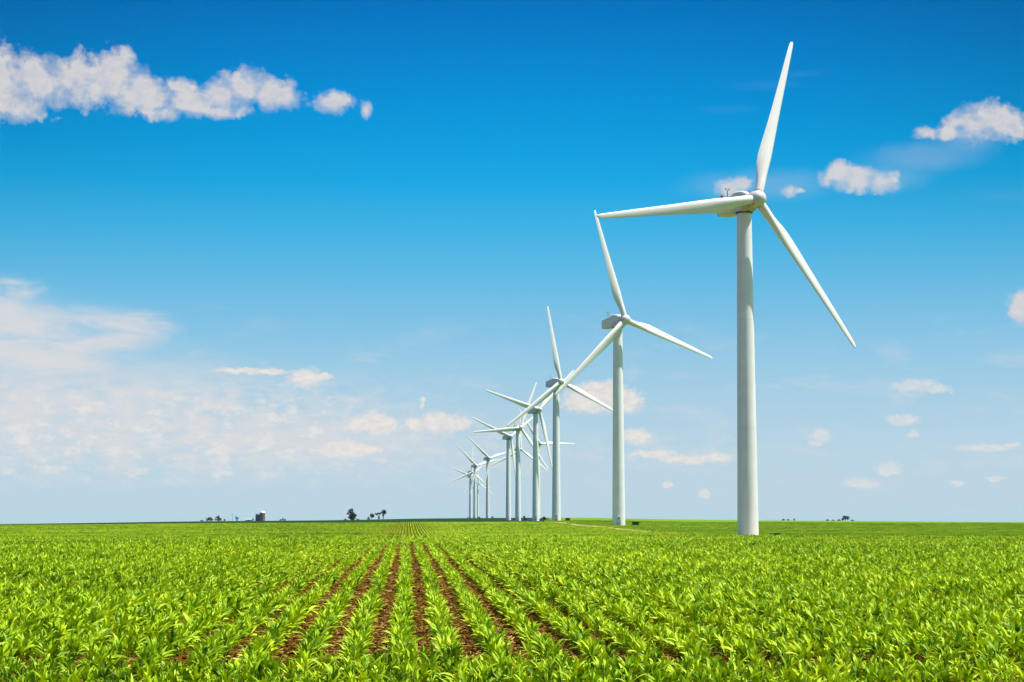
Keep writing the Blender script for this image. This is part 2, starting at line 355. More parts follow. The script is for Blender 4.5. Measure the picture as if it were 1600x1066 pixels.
BOXLAB=['dark green transformer cabinet sunk in the crop beside the nearest wind turbine','dark green transformer cabinet standing clear beside the second nearest wind turbine',
'low dark transformer cabinet beside the third nearest wind turbine','tiny transformer cabinet beside the turbine whose blade hangs down',
'tiny transformer cabinet beside the turbine with a level left blade','dark transformer cabinet in the gap right of the grey-shaded turbine',
'tiny dark transformer cabinet on the skyline beside the turbine with a level right blade','tiny dark transformer cabinet on the skyline beside the almost hidden dark-hubbed turbine',
'tiny dark transformer cabinet on the skyline beside the turbine in the gap','speck of a transformer cabinet beside the tallest turbine of the far cluster',
'speck of a transformer cabinet beside the left turbine of the far cluster','speck of a transformer cabinet beside the lowest turbine of the far cluster','speck of a transformer cabinet beside the faint overlapped turbine']
def place_turbine(d,az,th,ph,label):
    x,y,z=polar(az,d)
    t=empty('wind_turbine',(x,y,z),-R(th)); tag(t,label,'wind turbine','row of white wind turbines in the corn fields')
    tw=obj('tower',ME['tower'],t); tw.rotation_euler=(0,0,R(th)-R(az)+(R(190) if d<400 else 0))          # the door faces the access road
    zr=1.1
    dr=obj('door',ME['door'],tw,loc=(-.0,-2.07,zr)); obj('door_frame',ME['frame'],tw,loc=(0,-2.04,zr)); obj('vent',ME['vent'],tw,loc=(0,-2.075,zr)); obj('steps',ME['steps'],tw,loc=(0,-2.09,0))
    obj('yaw_ring',ME['yaw'],t,loc=(0,0,H-2.05))
    T0=Matrix.Translation((0,OV,H))@Matrix.Rotation(TILT,4,'X')
    Tn=Matrix.Translation((0,OV-4.2,H))
    nc=obj('nacelle',ME['nacelle'],t); nc.matrix_local=Tn
    obj('wind_mast',ME['mast'],nc,loc=(.6,-4.6,1.2)); d<400 and obj('aviation_lamp',ME['lamp'],nc,loc=(1.15,-5.7,1.0))
    hb=obj('hub',ME['hub'],t); hb.matrix_local=T0@Matrix.Rotation(R(ph),4,'Y')
    for k in range(3):
        Mb=T0@Matrix.Rotation(R(ph)+k*2*math.pi/3,4,'Y')
        b=obj('blade',ME['blade'],t); b.matrix_local=Mb
        c=obj('blade_collar',ME['collar'],b)
    return t
for i,(d,az,th,ph,lab) in enumerate(TURB):
    place_turbine(d,az,th,ph,lab)
    x,y,z=polar(az,d); off=5.3; fx,fy=math.cos(R(az)),-math.sin(R(az))
    bx_,by_=x+off*fx-.8*math.sin(R(az)),y+off*fy-.8
    if i==0: bx_,by_=x+5.2,y-.6
    t=empty('transformer_cabinet',(bx_,by_,gz(bx_,by_)+(.0 if i else -.95)),-R(az+8)); tag(t,BOXLAB[i],'transformer','transformer cabinets beside the turbines')
    obj('cabinet',BX,t); obj('lid',LD,t); obj('plinth',PL,t)
    if d<900: obj('cooling_fins',FN,t)

# ---------------------------------------------------------------- land
EDGE=np.array([(-180,730),(-30,760),(-12,740),(0,735),(4.42,720),(5.31,600),(6.53,520),(8.26,432),(9.72,385),(11.1,348),(13.0,320),(18.5,290),(35,260),(180,260)],float)
def edge_d(az): return np.interp(az,EDGE[:,0],EDGE[:,1])
def land():
    az=np.concatenate([np.arange(-180,-24,4),np.arange(-24,30,.25),np.arange(30,180,4)]); na=len(az)
    d=[1.5]
    while d[-1]<15000: d.append(d[-1]*1.019+.02)
    d=np.array(d); nd=len(d)
    A,D=np.meshgrid(np.radians(az),d); X=D*np.sin(A);Y=D*np.cos(A);Z=ground_z(X,Y)
    V=np.concatenate([[[0,0,0]],np.stack([X,Y,Z],-1).reshape(-1,3)])
    idx=1+np.arange(nd*na).reshape(nd,na); nx=np.roll(idx,-1,1)
    Fq=np.stack([idx[:-1],nx[:-1],nx[1:],idx[1:]],-1).reshape(-1,4)
    me=mesh_np('ground',V,Fq[:,::-1],[M_SOIL])
    bm=bmesh.new(); bm.from_mesh(me); bm.verts.ensure_lookup_table()
    for i in range(na): bm.faces.new((bm.verts[0],bm.verts[1+(i+1)%na],bm.verts[1+i]))
    bmesh.ops.recalc_face_normals(bm,faces=bm.faces); bm.to_mesh(me); bm.free()
    co=np.empty(len(me.vertices)*3,np.float32); me.vertices.foreach_get('co',co); co=co.reshape(-1,3)
    dd=np.hypot(co[:,0],co[:,1]); aa=np.degrees(np.arctan2(co[:,0],co[:,1])); e=edge_d(aa)
    over=np.clip((dd-e)/np.maximum(3,e*.01),0,1)
    cov=over.copy(); dark=over*np.where(aa<4.3,1,0)*np.clip((3600-dd)/400,0,1)
    c=np.stack([cov,dark,np.zeros_like(cov),np.ones_like(cov)],-1).astype(np.float32)
    at=me.color_attributes.new('cover','FLOAT_COLOR','POINT'); at.data.foreach_set('color',c.ravel())
    o=obj('ground',me); tag(o,'brown soil and green farmland reaching to the horizon','ground',kind='structure'); return o
land()

# gravel access lane that runs from the far field edge down to the nearest turbine
def lane():
    pts=[polar(a,float(edge_d(a))+1.5) for a in np.arange(4.35,19,.12)]
    V=[];F=[]
    for i,(x,y,z) in enumerate(pts):
        a=pts[max(0,i-1)];b=pts[min(len(pts)-1,i+1)]; t=Vector((b[0]-a[0],b[1]-a[1])).normalized(); n=Vector((-t.y,t.x))
        w=3.4+.5*math.sin(i*1.3)
        for s in (-1,-.4,.4,1):
            px,py=x+n.x*w*s,y+n.y*w*s; V.append((px,py,gz(px,py)+((.38 if abs(s)<.5 else .02)*(1 if i<37 else .25))))
    for i in range(len(pts)-1):
        for k in range(3): F.append((i*4+k,i*4+k+1,i*4+k+5,i*4+k+4))
    me=mesh_pd('gravel_lane',V,F,M_GRAVEL,True)
    bm=bmesh.new(); bm.from_mesh(me); bmesh.ops.recalc_face_normals(bm,faces=bm.faces)
    if bm.faces and sum(f.normal.z for f in bm.faces)<0: bmesh.ops.reverse_faces(bm,faces=bm.faces)
    bm.to_mesh(me); bm.free()
    tag(obj('gravel_lane',me),'pale yellow gravel lane between the two crops near the second turbine','lane',kind='structure')
lane()

# ---------------------------------------------------------------- corn plants
def leaf_geo(r,base,az,L_,W_,e0,droop,segs,fold=.28,twist=0):
    """one arching leaf blade; returns (verts, quads)"""
    P=np.array(base,float); el=e0; V=[];Fq=[]; h=np.array([math.cos(az),math.sin(az)]); side=np.array([-h[1],h[0],0])
    for i in range(segs+1):
        s=i/segs
        w=W_*(.45+.55*min(1,s*3.2)) if s<.32 else W_*max(.03,(1-((s-.32)/.68)**1.7))
        fw=np.array([h[0]*math.cos(el),h[1]*math.cos(el),math.sin(el)]); nrm=np.cross(fw,side)
        tw=twist*s; sd=side*math.cos(tw)+nrm*math.sin(tw); n2=np.cross(fw,sd)
        V+= [P-sd*w/2-n2*w*fold*(-1 if n2[2]<0 else 1)*-1*.5, P.copy(), P+sd*w/2-n2*w*fold*(-1 if n2[2]<0 else 1)*-1*.5] if segs>3 else [P-sd*w/2,P+sd*w/2]
        P=P+fw*L_/segs; el-=droop/segs*(.5+1.1*s)
    k=3 if segs>3 else 2
    for i in range(segs):
        for j in range(k-1): Fq.append((i*k+j,i*k+j+1,(i+1)*k+j+1,(i+1)*k+j))
    return V,Fq
def corn_geo(r,nl=11,segs=6,ht=.33,wscale=1.35,stalk=True,lscale=1.0):
    V=[];F=[];M=[]
    a0=r.uniform(0,math.pi*2)
    for k in range(nl):
        t=k/(nl-1)
        az=a0+(k%2)*math.pi+r.normal(0,.62)
        z=.03+ht*.85*t
        L_=(.26+.26*math.sin(math.pi*min(1,.25+t*.72)))*r.uniform(.75,1.2)*lscale
        e0=R(54+30*t)+r.normal(0,.17); dr=R(104-62*t)*r.uniform(.4,1.3)
        v,f=leaf_geo(r,(.008*math.cos(az),.008*math.sin(az),z),az,L_,(.040+.020*math.sin(math.pi*min(1,t+.15)))*r.uniform(.85,1.15)*wscale,e0,dr,segs,twist=r.normal(0,.7))
        b=len(V); V+=v; F+=[tuple(i+b for i in q) for q in f]; M+=[0]*len(f)
    if stalk:
        b=len(V); n=6; prof=[(.013,-.06),(.013,ht*.3),(.010,ht*.75),(.004,ht*1.05)]
        for (rr,z) in prof:
            for i in range(n): V.append(np.array([rr*math.cos(i*2*math.pi/n),rr*math.sin(i*2*math.pi/n),z]))
        for j in range(3):
            for i in range(n): F.append((b+j*n+i,b+j*n+(i+1)%n,b+(j+1)*n+(i+1)%n,b+(j+1)*n+i)); M.append(1)
    return np.array(V),np.array(F),np.array(M)
NV=14
PLANT=[]
for i in range(NV):
    V,Fq,M=corn_geo(np.random.default_rng(100+i),lscale=.76); PLANT.append(mesh_np('corn_plant',V*np.array([.74,.74,.68]),Fq,[M_CORN,M_STALK],M))
def patch(seed,rows,length,mat,ht=.30,sp=.155,wscale=2.0,gap=.03,nl=7,segs=3):
    r=np.random.default_rng(seed); VV=[];FF=[];MM=[];b=0
    for k in range(rows):
        y=r.uniform(0,sp)
        while y<length:
            if r.random()>gap:
                V,Fq,M=corn_geo(r,nl,segs,ht*r.uniform(.85,1.15),wscale,False)
                s=r.uniform(.8,1.15)*.72; V=V*s; V[:,0]+=k*.76+r.normal(0,.02); V[:,1]+=y-length/2
                VV.append(V);FF.append(Fq+b);MM.append(M); b+=len(V)
            y+=sp*r.uniform(.8,1.2)
    return mesh_np('corn_row',np.concatenate(VV),np.concatenate(FF),[mat],np.concatenate(MM))
def instancer(name,P,rot,scl,pick,sources):
    me=bpy.data.meshes.new(name); n=len(P); me.vertices.add(n); me.vertices.foreach_set('co',P.astype(np.float32).ravel())
    a=me.attributes.new('rot','FLOAT_VECTOR','POINT'); a.data.foreach_set('vector',rot.astype(np.float32).ravel())
    a=me.attributes.new('scl','FLOAT_VECTOR','POINT'); a.data.foreach_set('vector',scl.astype(np.float32).ravel())
    a=me.attributes.new('pick','INT','POINT'); a.data.foreach_set('value',pick.astype(np.int32))
    o=obj(name,me)
    ng=bpy.data.node_groups.new(name,'GeometryNodeTree')
    ng.interface.new_socket('Geometry',in_out='INPUT',socket_type='NodeSocketGeometry'); ng.interface.new_socket('Geometry',in_out='OUTPUT',socket_type='NodeSocketGeometry')
    gi=ng.nodes.new('NodeGroupInput'); go=ng.nodes.new('NodeGroupOutput'); ip=ng.nodes.new('GeometryNodeInstanceOnPoints'); jn=ng.nodes.new('GeometryNodeJoinGeometry')
    for s in sources:
        oi=ng.nodes.new('GeometryNodeObjectInfo'); oi.inputs['Object'].default_value=s; oi.transform_space='ORIGINAL'
        g2=ng.nodes.new('GeometryNodeGeometryToInstance'); ng.links.new(oi.outputs['Geometry'],g2.inputs[0]); ng.links.new(g2.outputs[0],jn.inputs[0])
    def attr(nm,ty):
        q=ng.nodes.new('GeometryNodeInputNamedAttribute'); q.data_type=ty; q.inputs[0].default_value=nm; return q.outputs[0]
    e=ng.nodes.new('FunctionNodeEulerToRotation'); ng.links.new(attr('rot','FLOAT_VECTOR'),e.inputs[0])
    ng.links.new(gi.outputs[0],ip.inputs['Points']); ng.links.new(jn.outputs[0],ip.inputs['Instance']); ip.inputs['Pick Instance'].default_value=True
    ng.links.new(attr('pick','INT'),ip.inputs['Instance Index']); ng.links.new(e.outputs[0],ip.inputs['Rotation']); ng.links.new(attr('scl','FLOAT_VECTOR'),ip.inputs['Scale'])
    ng.links.new(ip.outputs[0],go.inputs[0])
    md=o.modifiers.new('scatter','NODES'); md.node_group=ng
    return o
def vnoise(X,Y,s,seed):
    r=np.random.default_rng(seed); G=r.random((64,64)); x=X/s;y=Y/s; i=np.floor(x).astype(int);j=np.floor(y).astype(int); u=x-i;v=y-j;u=u*u*(3-2*u);v=v*v*(3-2*v)
    g=lambda a,b:G[a%64,b%64]
    return (g(i,j)*(1-u)+g(i+1,j)*u)*(1-v)+(g(i,j+1)*(1-u)+g(i+1,j+1)*u)*v
NEAR=150.0; HEAD=27.6
# crop rows run away from the eye; headland rows run across in front of them
xs=np.arange(-70,84)*.76-.05
PX=[];PY=[]
for x in xs:
    y=np.arange(HEAD+.5+rng.uniform(0,.3),NEAR,.12); y=y+rng.normal(0,.02,len(y)); PX.append(x+rng.normal(0,.055,len(y))+.03*np.sin(y/9+x));PY.append(y)
for k in range(18):
    x=np.arange(-14,19,.125)+rng.uniform(0,.15); x=x+rng.normal(0,.02,len(x)); PX.append(x); PY.append(HEAD-.2-k*.76+rng.normal(0,.025,len(x)))
PX=np.concatenate(PX);PY=np.concatenate(PY)
d=np.hypot(PX,PY);a=np.degrees(np.arctan2(PX,PY)); mar=2.0+np.degrees(np.arctan2(2.6,d))
keep=(a>-12.3-mar)&(a<18.8+mar)&(d>14)&(d<NEAR)
hol=vnoise(PX,PY,2.3,3)*.6+vnoise(PX,PY,.8,5)*.4
keep&=(rng.random(len(PX))>.04)&((hol>.2)|(rng.random(len(PX))>.55))
PX,PY,hol=PX[keep],PY[keep],hol[keep]; PZ=ground_z(PX,PY); n=len(PX)
size=(.80+.34*vnoise(PX,PY,6,9))*rng.uniform(.74,1.18,n)*np.where(hol<.27,.8,1)
size=size*(1+.24*np.clip((np.abs(PX-.1)-1.5)/3.2,0,1)*(PY>HEAD))
ROT=np.stack([rng.normal(.0,.14,n),rng.normal(.07,.14,n),rng.uniform(0,2*math.pi,n)],-1); PICK=rng.integers(0,NV,n)
# the plants that show largest stand as objects of their own
d=np.hypot(PX,PY); a=np.degrees(np.arctan2(PX,PY)); inview=(a>-12.0)&(a<18.5)&(PY<HEAD)&(PY>21.8)
order=np.argsort(np.where(inview,d,1e9))[:300]
CORN_LABEL='young bright green corn plant in the crosswise rows along the near field edge'
plants=[]
for j in order:
    o=bpy.data.objects.new('corn_plant',PLANT[PICK[j]]); COL.objects.link(o)
    o.location=(PX[j],PY[j],PZ[j]); o.rotation_euler=tuple(ROT[j]); o.scale=(size[j],)*3
    tag(o,CORN_LABEL,'corn plant','young corn plants in the front rows'); plants.append(o)
src=[]
for m in PLANT: src.append(next(p for p in plants if p.data is m))
rest=np.ones(n,bool); rest[order]=False
o=instancer('corn_crop',np.stack([PX,PY,PZ],-1)[rest],ROT[rest],np.repeat(size[rest,None],3,1),PICK[rest],src)
tag(o,'dense rows of bright green young corn with brown soil between them','corn crop',kind='stuff')
print('near plants',n)
# rows farther off, 4 m of row at a time
def hidden(name,me):
    return bpy.data.objects.new(name,me)
LEN=4.0
pat=[hidden('corn_row',patch(200+i,1,LEN,M_CORN)) for i in range(6)]
X,Y=np.meshgrid(np.arange(-340,430)*.76-.05,np.arange(NEAR-14,760,LEN)); X=X.ravel();Y=(Y+rng.uniform(0,LEN,Y.shape)*0).ravel()
d=np.hypot(X,Y);a=np.degrees(np.arctan2(X,Y)); keep=(d>NEAR+1.5)&(d<edge_d(a)-np.where(a>4,5,1))&(a>-14.2)&(a<20.8)
keep&=~((d>NEAR)&(vnoise(X,Y,7,21)<.16)&(rng.random(len(X))<.6))
X,Y=X[keep],Y[keep]; n=len(X); Z=ground_z(X,Y)
fl=rng.integers(0,2,n)*math.pi
sc=np.stack([np.full(n,1.0),np.full(n,1.0),.85+.4*vnoise(X,Y,30,23)+rng.normal(0,.05,n)],-1)
sc[:,0]=np.where(np.abs(X)<12,.95,1.05)
o=instancer('distant_corn_rows',np.stack([X,Y,Z],-1),np.stack([0*X,0*X,fl],-1),sc,rng.integers(0,6,n),pat)
tag(o,'bright green corn rows on the far rise running up to the field edge','corn crop',kind='stuff'); print('row pieces',n)
# the duller, older crop beyond the lane
pat2=[hidden('older_row',patch(300+i,2,5.0,M_DULL,.42,.16,2.2,.02,8,3)) for i in range(5)]
X,Y=np.meshgrid(np.arange(10,400)*1.5,np.arange(240,1010,5.0)); X=X.ravel();Y=Y.ravel()
d=np.hypot(X,Y);a=np.degrees(np.arctan2(X,Y)); keep=(d>edge_d(a)+8)&(d<1000)&(a>4.3)&(a<20.8)
for (td,ta,*_r) in TURB[:3]:
    tx,ty,_=polar(ta,td); keep&=np.hypot(X-tx,Y-ty)>4.2
    keep&=np.hypot(X-(tx+5),Y-ty)>2.6
X,Y=X[keep],Y[keep]; n=len(X); Z=ground_z(X,Y)
o=instancer('older_crop',np.stack([X,Y,Z],-1),np.stack([0*X,0*X,rng.integers(0,2,n)*math.pi],-1),np.stack([np.full(n,1.1),np.full(n,1.),.75+.6*vnoise(X,Y,22,31)+rng.normal(0,.08,n)],-1),rng.integers(0,5,n),pat2)
tag(o,'duller mid green crop beyond the gravel lane around the nearest turbines','crop',kind='stuff'); print('older pieces',n)
# clods and straw between the near rows
def clod(seed):
    r=np.random.default_rng(seed); bm=bmesh.new(); bmesh.ops.create_icosphere(bm,subdivisions=1,radius=1)
    for v in bm.verts: v.co*=r.uniform(.7,1.25); v.co.z*=.65
    me=bpy.data.meshes.new('clod'); bm.to_mesh(me); bm.free(); me.materials.append(M_SOIL); return me
M_STRAW=plain('corn_stubble_straw',(.46,.26,.07),.85,0,.35,30)
cl=[hidden('clod',clod(i)) for i in range(4)]
for i in range(3):
    me=mesh_pd('straw',[(-1.6,-.12,0),(1.6,-.2,.15),(1.7,.16,.3),(-1.5,.2,.1),(0,0,.45)],[(0,1,4),(1,2,4),(2,3,4),(3,0,4)],M_STRAW); cl.append(hidden('straw',me))
n=90000; dd=23+110*rng.random(n)**1.8; aa=np.radians(rng.uniform(-13,19.5,n)*np.where(rng.random(n)<.5,1,.45)); X=dd*np.sin(aa);Y=dd*np.cos(aa)
off=(X+.05)/.76; off=np.abs(off-np.round(off)); keep=(off>.2)|(Y<HEAD); X,Y=X[keep],Y[keep]; n=len(X)
s=rng.uniform(.012,.062,n)*rng.uniform(.5,1,n)
o=instancer('soil_clods',np.stack([X,Y,ground_z(X,Y)+s*.2],-1),rng.uniform(-.4,.4,(n,3))+np.array([0,0,1])*rng.uniform(0,6.28,(n,1)),np.repeat(s[:,None],3,1),rng.integers(0,7,n),cl)
tag(o,'brown soil clods and straw bits scattered between the near corn rows','soil clods',kind='stuff')

# ---------------------------------------------------------------- distant trees and farm buildings
def tube(pts,rad,n=7):
    V=[];F=[]
    for p,r in zip(pts,rad):
        for i in range(n): V.append((p[0]+r*math.cos(i*6.2832/n),p[1]+r*math.sin(i*6.2832/n),p[2]))
    for j in range(len(pts)-1):
        for i in range(n): k=(i+1)%n; F.append((j*n+i,j*n+k,(j+1)*n+k,(j+1)*n+i))
    return V,F
def tree(name,az,d,h,w,lobes,mat,label,cat,seed,group=None,trunk=.25,leaf=.5,count=1500):
    """lobes: (x, z, rx, rz) as shares of the width and height"""
    r=np.random.default_rng(seed); x,y,z=polar(az,d)
    t=empty(name,(x,y,z),-R(az)); tag(t,label,cat,group)
    V=[];F=[]
    def add(pts,rad):
        b=len(V); v,f=tube(pts,rad); V.extend(v); F.extend(tuple(i+b for i in q) for q in f)
    top=h*.72; rb=max(.12,h*.032)
    cx=sum(l[0]*l[2] for l in lobes)/sum(l[2] for l in lobes)*w
    add([(cx*.2,0,-.5),(cx*.4,0,h*.25),(cx*.8,.1,h*.5),(cx,.1,top)],[rb*1.2,rb,rb*.7,rb*.25])
    for (lx,lz,rx,rz) in lobes: add([(cx*.5,0,h*min(trunk,lz*.6)),(lx*w*.6,0,h*(min(trunk,lz*.6)+lz)/2),(lx*w,0,lz*h)],[rb*.55,rb*.35,rb*.12])
    obj('trunk',mesh_pd('trunk',V,F,M_BARK,True),t)
    P=[];tot=sum(l[2]*l[3] for l in lobes)
    for (lx,lz,rx,rz) in lobes:
        k=int(1.8*count*rx*rz/tot); u=r.normal(size=(k,3)); u/=np.linalg.norm(u,axis=1)[:,None]
        # clumps inside each lobe leave gaps
        nc=max(5,k//26); c=r.normal(size=(nc,3)); c/=np.linalg.norm(c,axis=1)[:,None]; c*=r.uniform(.35,1.0,(nc,1))
        q=c[r.integers(0,nc,k)]+u*r.uniform(.05,.34,(k,1))
        P.append(np.stack([lx*w+q[:,0]*rx*w,q[:,1]*rx*w*.9,lz*h+q[:,2]*rz*h],-1))
    P=np.concatenate(P); P=P[P[:,2]>.1]; k=len(P)
    n1=r.normal(size=(k,3)); n1/=np.linalg.norm(n1,axis=1)[:,None]; n2=np.cross(n1,r.normal(size=(k,3))); n2/=np.linalg.norm(n2,axis=1)[:,None]
    s=leaf*r.uniform(.5,1.3,(k,1)); Q=np.stack([P-n1*s,P+n2*s*.6,P+n1*s,P-n2*s*.6],1).reshape(-1,3)
    me=mesh_np('crown',Q,np.arange(4*k).reshape(k,4),[mat],smooth=False); obj('crown',me,t)
    return t
ROUND=[(0,.5,.36,.44),(-.28,.36,.24,.34),(.28,.38,.24,.34),(0,.78,.24,.2)]
DT='trees along the horizon'
tree('tree',-1.687,1700,10.6,9.5,[(-.14,.88,.17,.10),(.06,.90,.15,.10),(-.15,.72,.2,.12),(.05,.66,.22,.16),(-.30,.56,.18,.09),(.15,.52,.26,.18),(.28,.36,.22,.18),(.0,.34,.26,.18),(-.16,.20,.20,.10),(.22,.16,.24,.14),(.05,.1,.2,.1)],M_TREE,'tall lone dark green tree with a ragged crown standing on the horizon','tree',1,DT,.2,.42,2600)
tree('bush',-1.872,1690,1.5,3.2,ROUND,M_TREE,'low dark bush just left of the lone ragged tree','bush',2,DT,.2,.25,300)
tree('bush',-1.49,1680,1.3,2.6,ROUND,M_TREE,'small dark bush just right of the lone ragged tree','bush',3,DT,.2,.25,300)
tree('tree',-1.062,1700,5.6,4.6,[(0,.75,.36,.26),(.22,.68,.26,.24),(-.25,.62,.26,.2),(.1,.55,.3,.2)],M_TREE,'small round-topped tree left of the pair of umbrella-shaped trees','tree',4,DT,.3,.32,900)
tree('bush',-1.165,1695,3.0,2.6,ROUND,M_TREE,'dark bush leaning against the small round-topped tree','bush',5,DT,.2,.3,400)
tree('tree',-.872,1720,6.6,5.4,[(-.3,.78,.26,.14),(.0,.84,.3,.13),(.3,.84,.26,.12),(.16,.42,.12,.2),(.2,.2,.12,.12)],M_TREE,'flat-topped tree with a bare trunk in the horizon group','tree',6,DT,.5,.34,900)
tree('tree',-.715,1710,9.2,6.0,[(0,.72,.26,.2),(.15,.78,.24,.18),(-.1,.9,.14,.1),(.3,.66,.2,.13),(-.25,.68,.24,.12),(0,.45,.14,.16),(.42,.66,.1,.05)],M_TREE,'tallest tree of the horizon group, its crown held high on a bare trunk','tree',7,DT,.5,.36,1300)
tree('tree',-5.985,1900,4.2,7.0,[(-.25,.45,.28,.45),(.05,.55,.3,.42),(.35,.38,.24,.36)],M_TREE,'low broad tree at the left end of the farmstead trees','tree',8,DT,.2,.34,800)
tree('tree',-5.716,1900,6.0,6.4,[(-.1,.62,.3,.36),(.15,.5,.3,.42),(.42,.25,.22,.26),(-.35,.3,.2,.3),(0,.25,.3,.3)],M_TREE,'taller round tree between the broad tree and the antenna mast','tree',9,DT,.2,.34,900)
tree('bush',-5.53,1900,2.2,2.4,ROUND,M_TREE,'small bush left of the antenna mast','bush',10,DT,.2,.28,250)
tree('bush',-6.21,1900,1.4,3.4,ROUND,M_TREEBLUE,'faint bluish bush farthest left on the horizon','bush',11,DT,.2,.28,250)
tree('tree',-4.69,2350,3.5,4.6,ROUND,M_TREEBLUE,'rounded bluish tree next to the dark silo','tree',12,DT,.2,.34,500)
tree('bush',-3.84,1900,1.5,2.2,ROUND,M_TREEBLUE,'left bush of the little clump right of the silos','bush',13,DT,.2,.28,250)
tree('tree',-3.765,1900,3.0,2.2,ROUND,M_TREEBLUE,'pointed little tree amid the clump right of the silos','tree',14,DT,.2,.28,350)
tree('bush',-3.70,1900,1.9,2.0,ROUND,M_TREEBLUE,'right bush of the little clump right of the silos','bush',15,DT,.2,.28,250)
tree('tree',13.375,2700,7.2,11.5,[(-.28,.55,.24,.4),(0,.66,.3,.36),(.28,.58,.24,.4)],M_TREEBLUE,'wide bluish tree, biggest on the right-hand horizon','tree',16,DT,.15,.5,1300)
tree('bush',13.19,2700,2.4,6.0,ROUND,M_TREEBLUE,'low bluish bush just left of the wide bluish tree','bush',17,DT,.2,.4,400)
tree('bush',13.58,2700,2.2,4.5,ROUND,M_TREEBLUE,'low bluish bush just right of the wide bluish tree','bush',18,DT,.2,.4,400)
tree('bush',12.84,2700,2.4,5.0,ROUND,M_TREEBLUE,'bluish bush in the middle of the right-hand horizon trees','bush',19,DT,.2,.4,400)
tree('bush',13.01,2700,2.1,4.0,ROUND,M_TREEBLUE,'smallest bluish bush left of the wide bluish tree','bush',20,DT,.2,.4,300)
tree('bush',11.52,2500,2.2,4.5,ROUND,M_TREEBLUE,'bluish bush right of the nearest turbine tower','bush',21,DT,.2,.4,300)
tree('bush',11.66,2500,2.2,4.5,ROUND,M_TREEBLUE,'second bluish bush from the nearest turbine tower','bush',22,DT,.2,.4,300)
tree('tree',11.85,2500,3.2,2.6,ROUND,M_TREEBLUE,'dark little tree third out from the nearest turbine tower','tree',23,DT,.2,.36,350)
tree('bush',1.88,2560,1.7,2.2,ROUND,M_TREE,'dark speck of a bush at the foot of the far turbine cluster','bush',24,DT,.2,.28,250)

def round_obj(name,prof,mat,parent,n=28,deg=30):
    V,F=lathe(prof,n); me=mesh_pd(name,V,F,mat); smooth_angle(me,deg); return obj(name,me,parent)
def ribbed(name,col,rough=.5,step=1.1):
    m,nt,out=new_mat(name); b=N(nt,'ShaderNodeBsdfPrincipled'); L(nt,b.outputs[0],out.inputs[0])
    tc=N(nt,'ShaderNodeTexCoord'); sp=N(nt,'ShaderNodeSeparateXYZ'); L(nt,tc.outputs['Object'],sp.inputs[0])
    f=math_(nt,'FRACT',math_(nt,'DIVIDE',sp.outputs[2],step)); k=math_(nt,'LESS_THAN',f,.16)
    nz=noise_(nt,tc.outputs['Object'],.6,5,.6); c=mix_(nt,nz.outputs[0],tuple(v*.75 for v in col),tuple(min(1,v*1.25) for v in col))
    c=mix_(nt,math_(nt,'MULTIPLY',k,.5),c,tuple(v*.45 for v in col)); L(nt,c,b.inputs['Base Color']); b.inputs['Roughness'].default_value=rough; return m
x,y,z=polar(-4.387,2400); t=empty('silo',(x,y,z-.6)); tag(t,'tall reddish brown silo with a white domed roof','silo')
round_obj('wall',[(3.4,0),(3.4,10.6)],ribbed('brown_stave',(.26,.13,.09)),t); round_obj('roof',[(3.5,10.65),(3.45,11.0),(3.1,11.9),(2.2,12.7),(1.0,13.1),(.1,13.2)],plain('white_dome',(.78,.77,.74),.4),t)
obj('ladder',bbox_mesh([(-.25,-3.62,.5,-.18,-3.5,10.6),(.18,-3.62,.5,.25,-3.5,10.6)]+[(-.18,-3.6,.9+.6*i,.18,-3.54,.97+.6*i) for i in range(16)],M_METAL,0),t)
x,y,z=polar(-4.535,2402); t=empty('silo',(x,y,z-.6)); tag(t,'shorter dark blue silo beside the brown one','silo')
round_obj('wall',[(2.7,0),(2.7,8.2)],ribbed('blue_steel',(.035,.07,.13),.3),t); round_obj('roof',[(2.78,8.25),(2.5,8.9),(1.5,9.6),(.1,9.9)],plain('blue_roof',(.05,.09,.15),.35),t)
x,y,z=polar(-4.47,2415); t=empty('silo',(x,y,z-.6)); tag(t,'narrow dark silo tucked between the blue and the brown one','silo')
round_obj('wall',[(1.9,0),(1.9,8.4)],ribbed('grey_stave',(.10,.10,.11)),t); round_obj('roof',[(1.98,8.45),(1.2,9.1),(.1,9.4)],plain('grey_roof',(.12,.13,.14),.4),t)
# white sheds
x,y,z=polar(-4.80,2300); t=empty('farm_shed',(x,y,z-.3),-R(-4.8)); tag(t,'tiny long white farm shed between the water tower and the silos','shed')
obj('wall',bbox_mesh([(-4,-2.5,0,4,2.5,1.9)],plain('white_sheet',(.72,.72,.70),.5),.02),t)
obj('roof',mesh_pd('roof',[(-4.3,-2.8,1.92),(4.3,-2.8,1.92),(4.3,2.8,1.92),(-4.3,2.8,1.92),(-4.3,0,2.9),(4.3,0,2.9)],[(0,1,5,4),(2,3,4,5),(0,4,3),(1,2,5),(3,2,1,0)],plain('grey_sheet_roof',(.5,.5,.5),.4)),t)
obj('door',bbox_mesh([(-1,-2.56,.05,1,-2.51,1.6)],plain('grey_shed_door',(.3,.31,.32),.5),0),t)
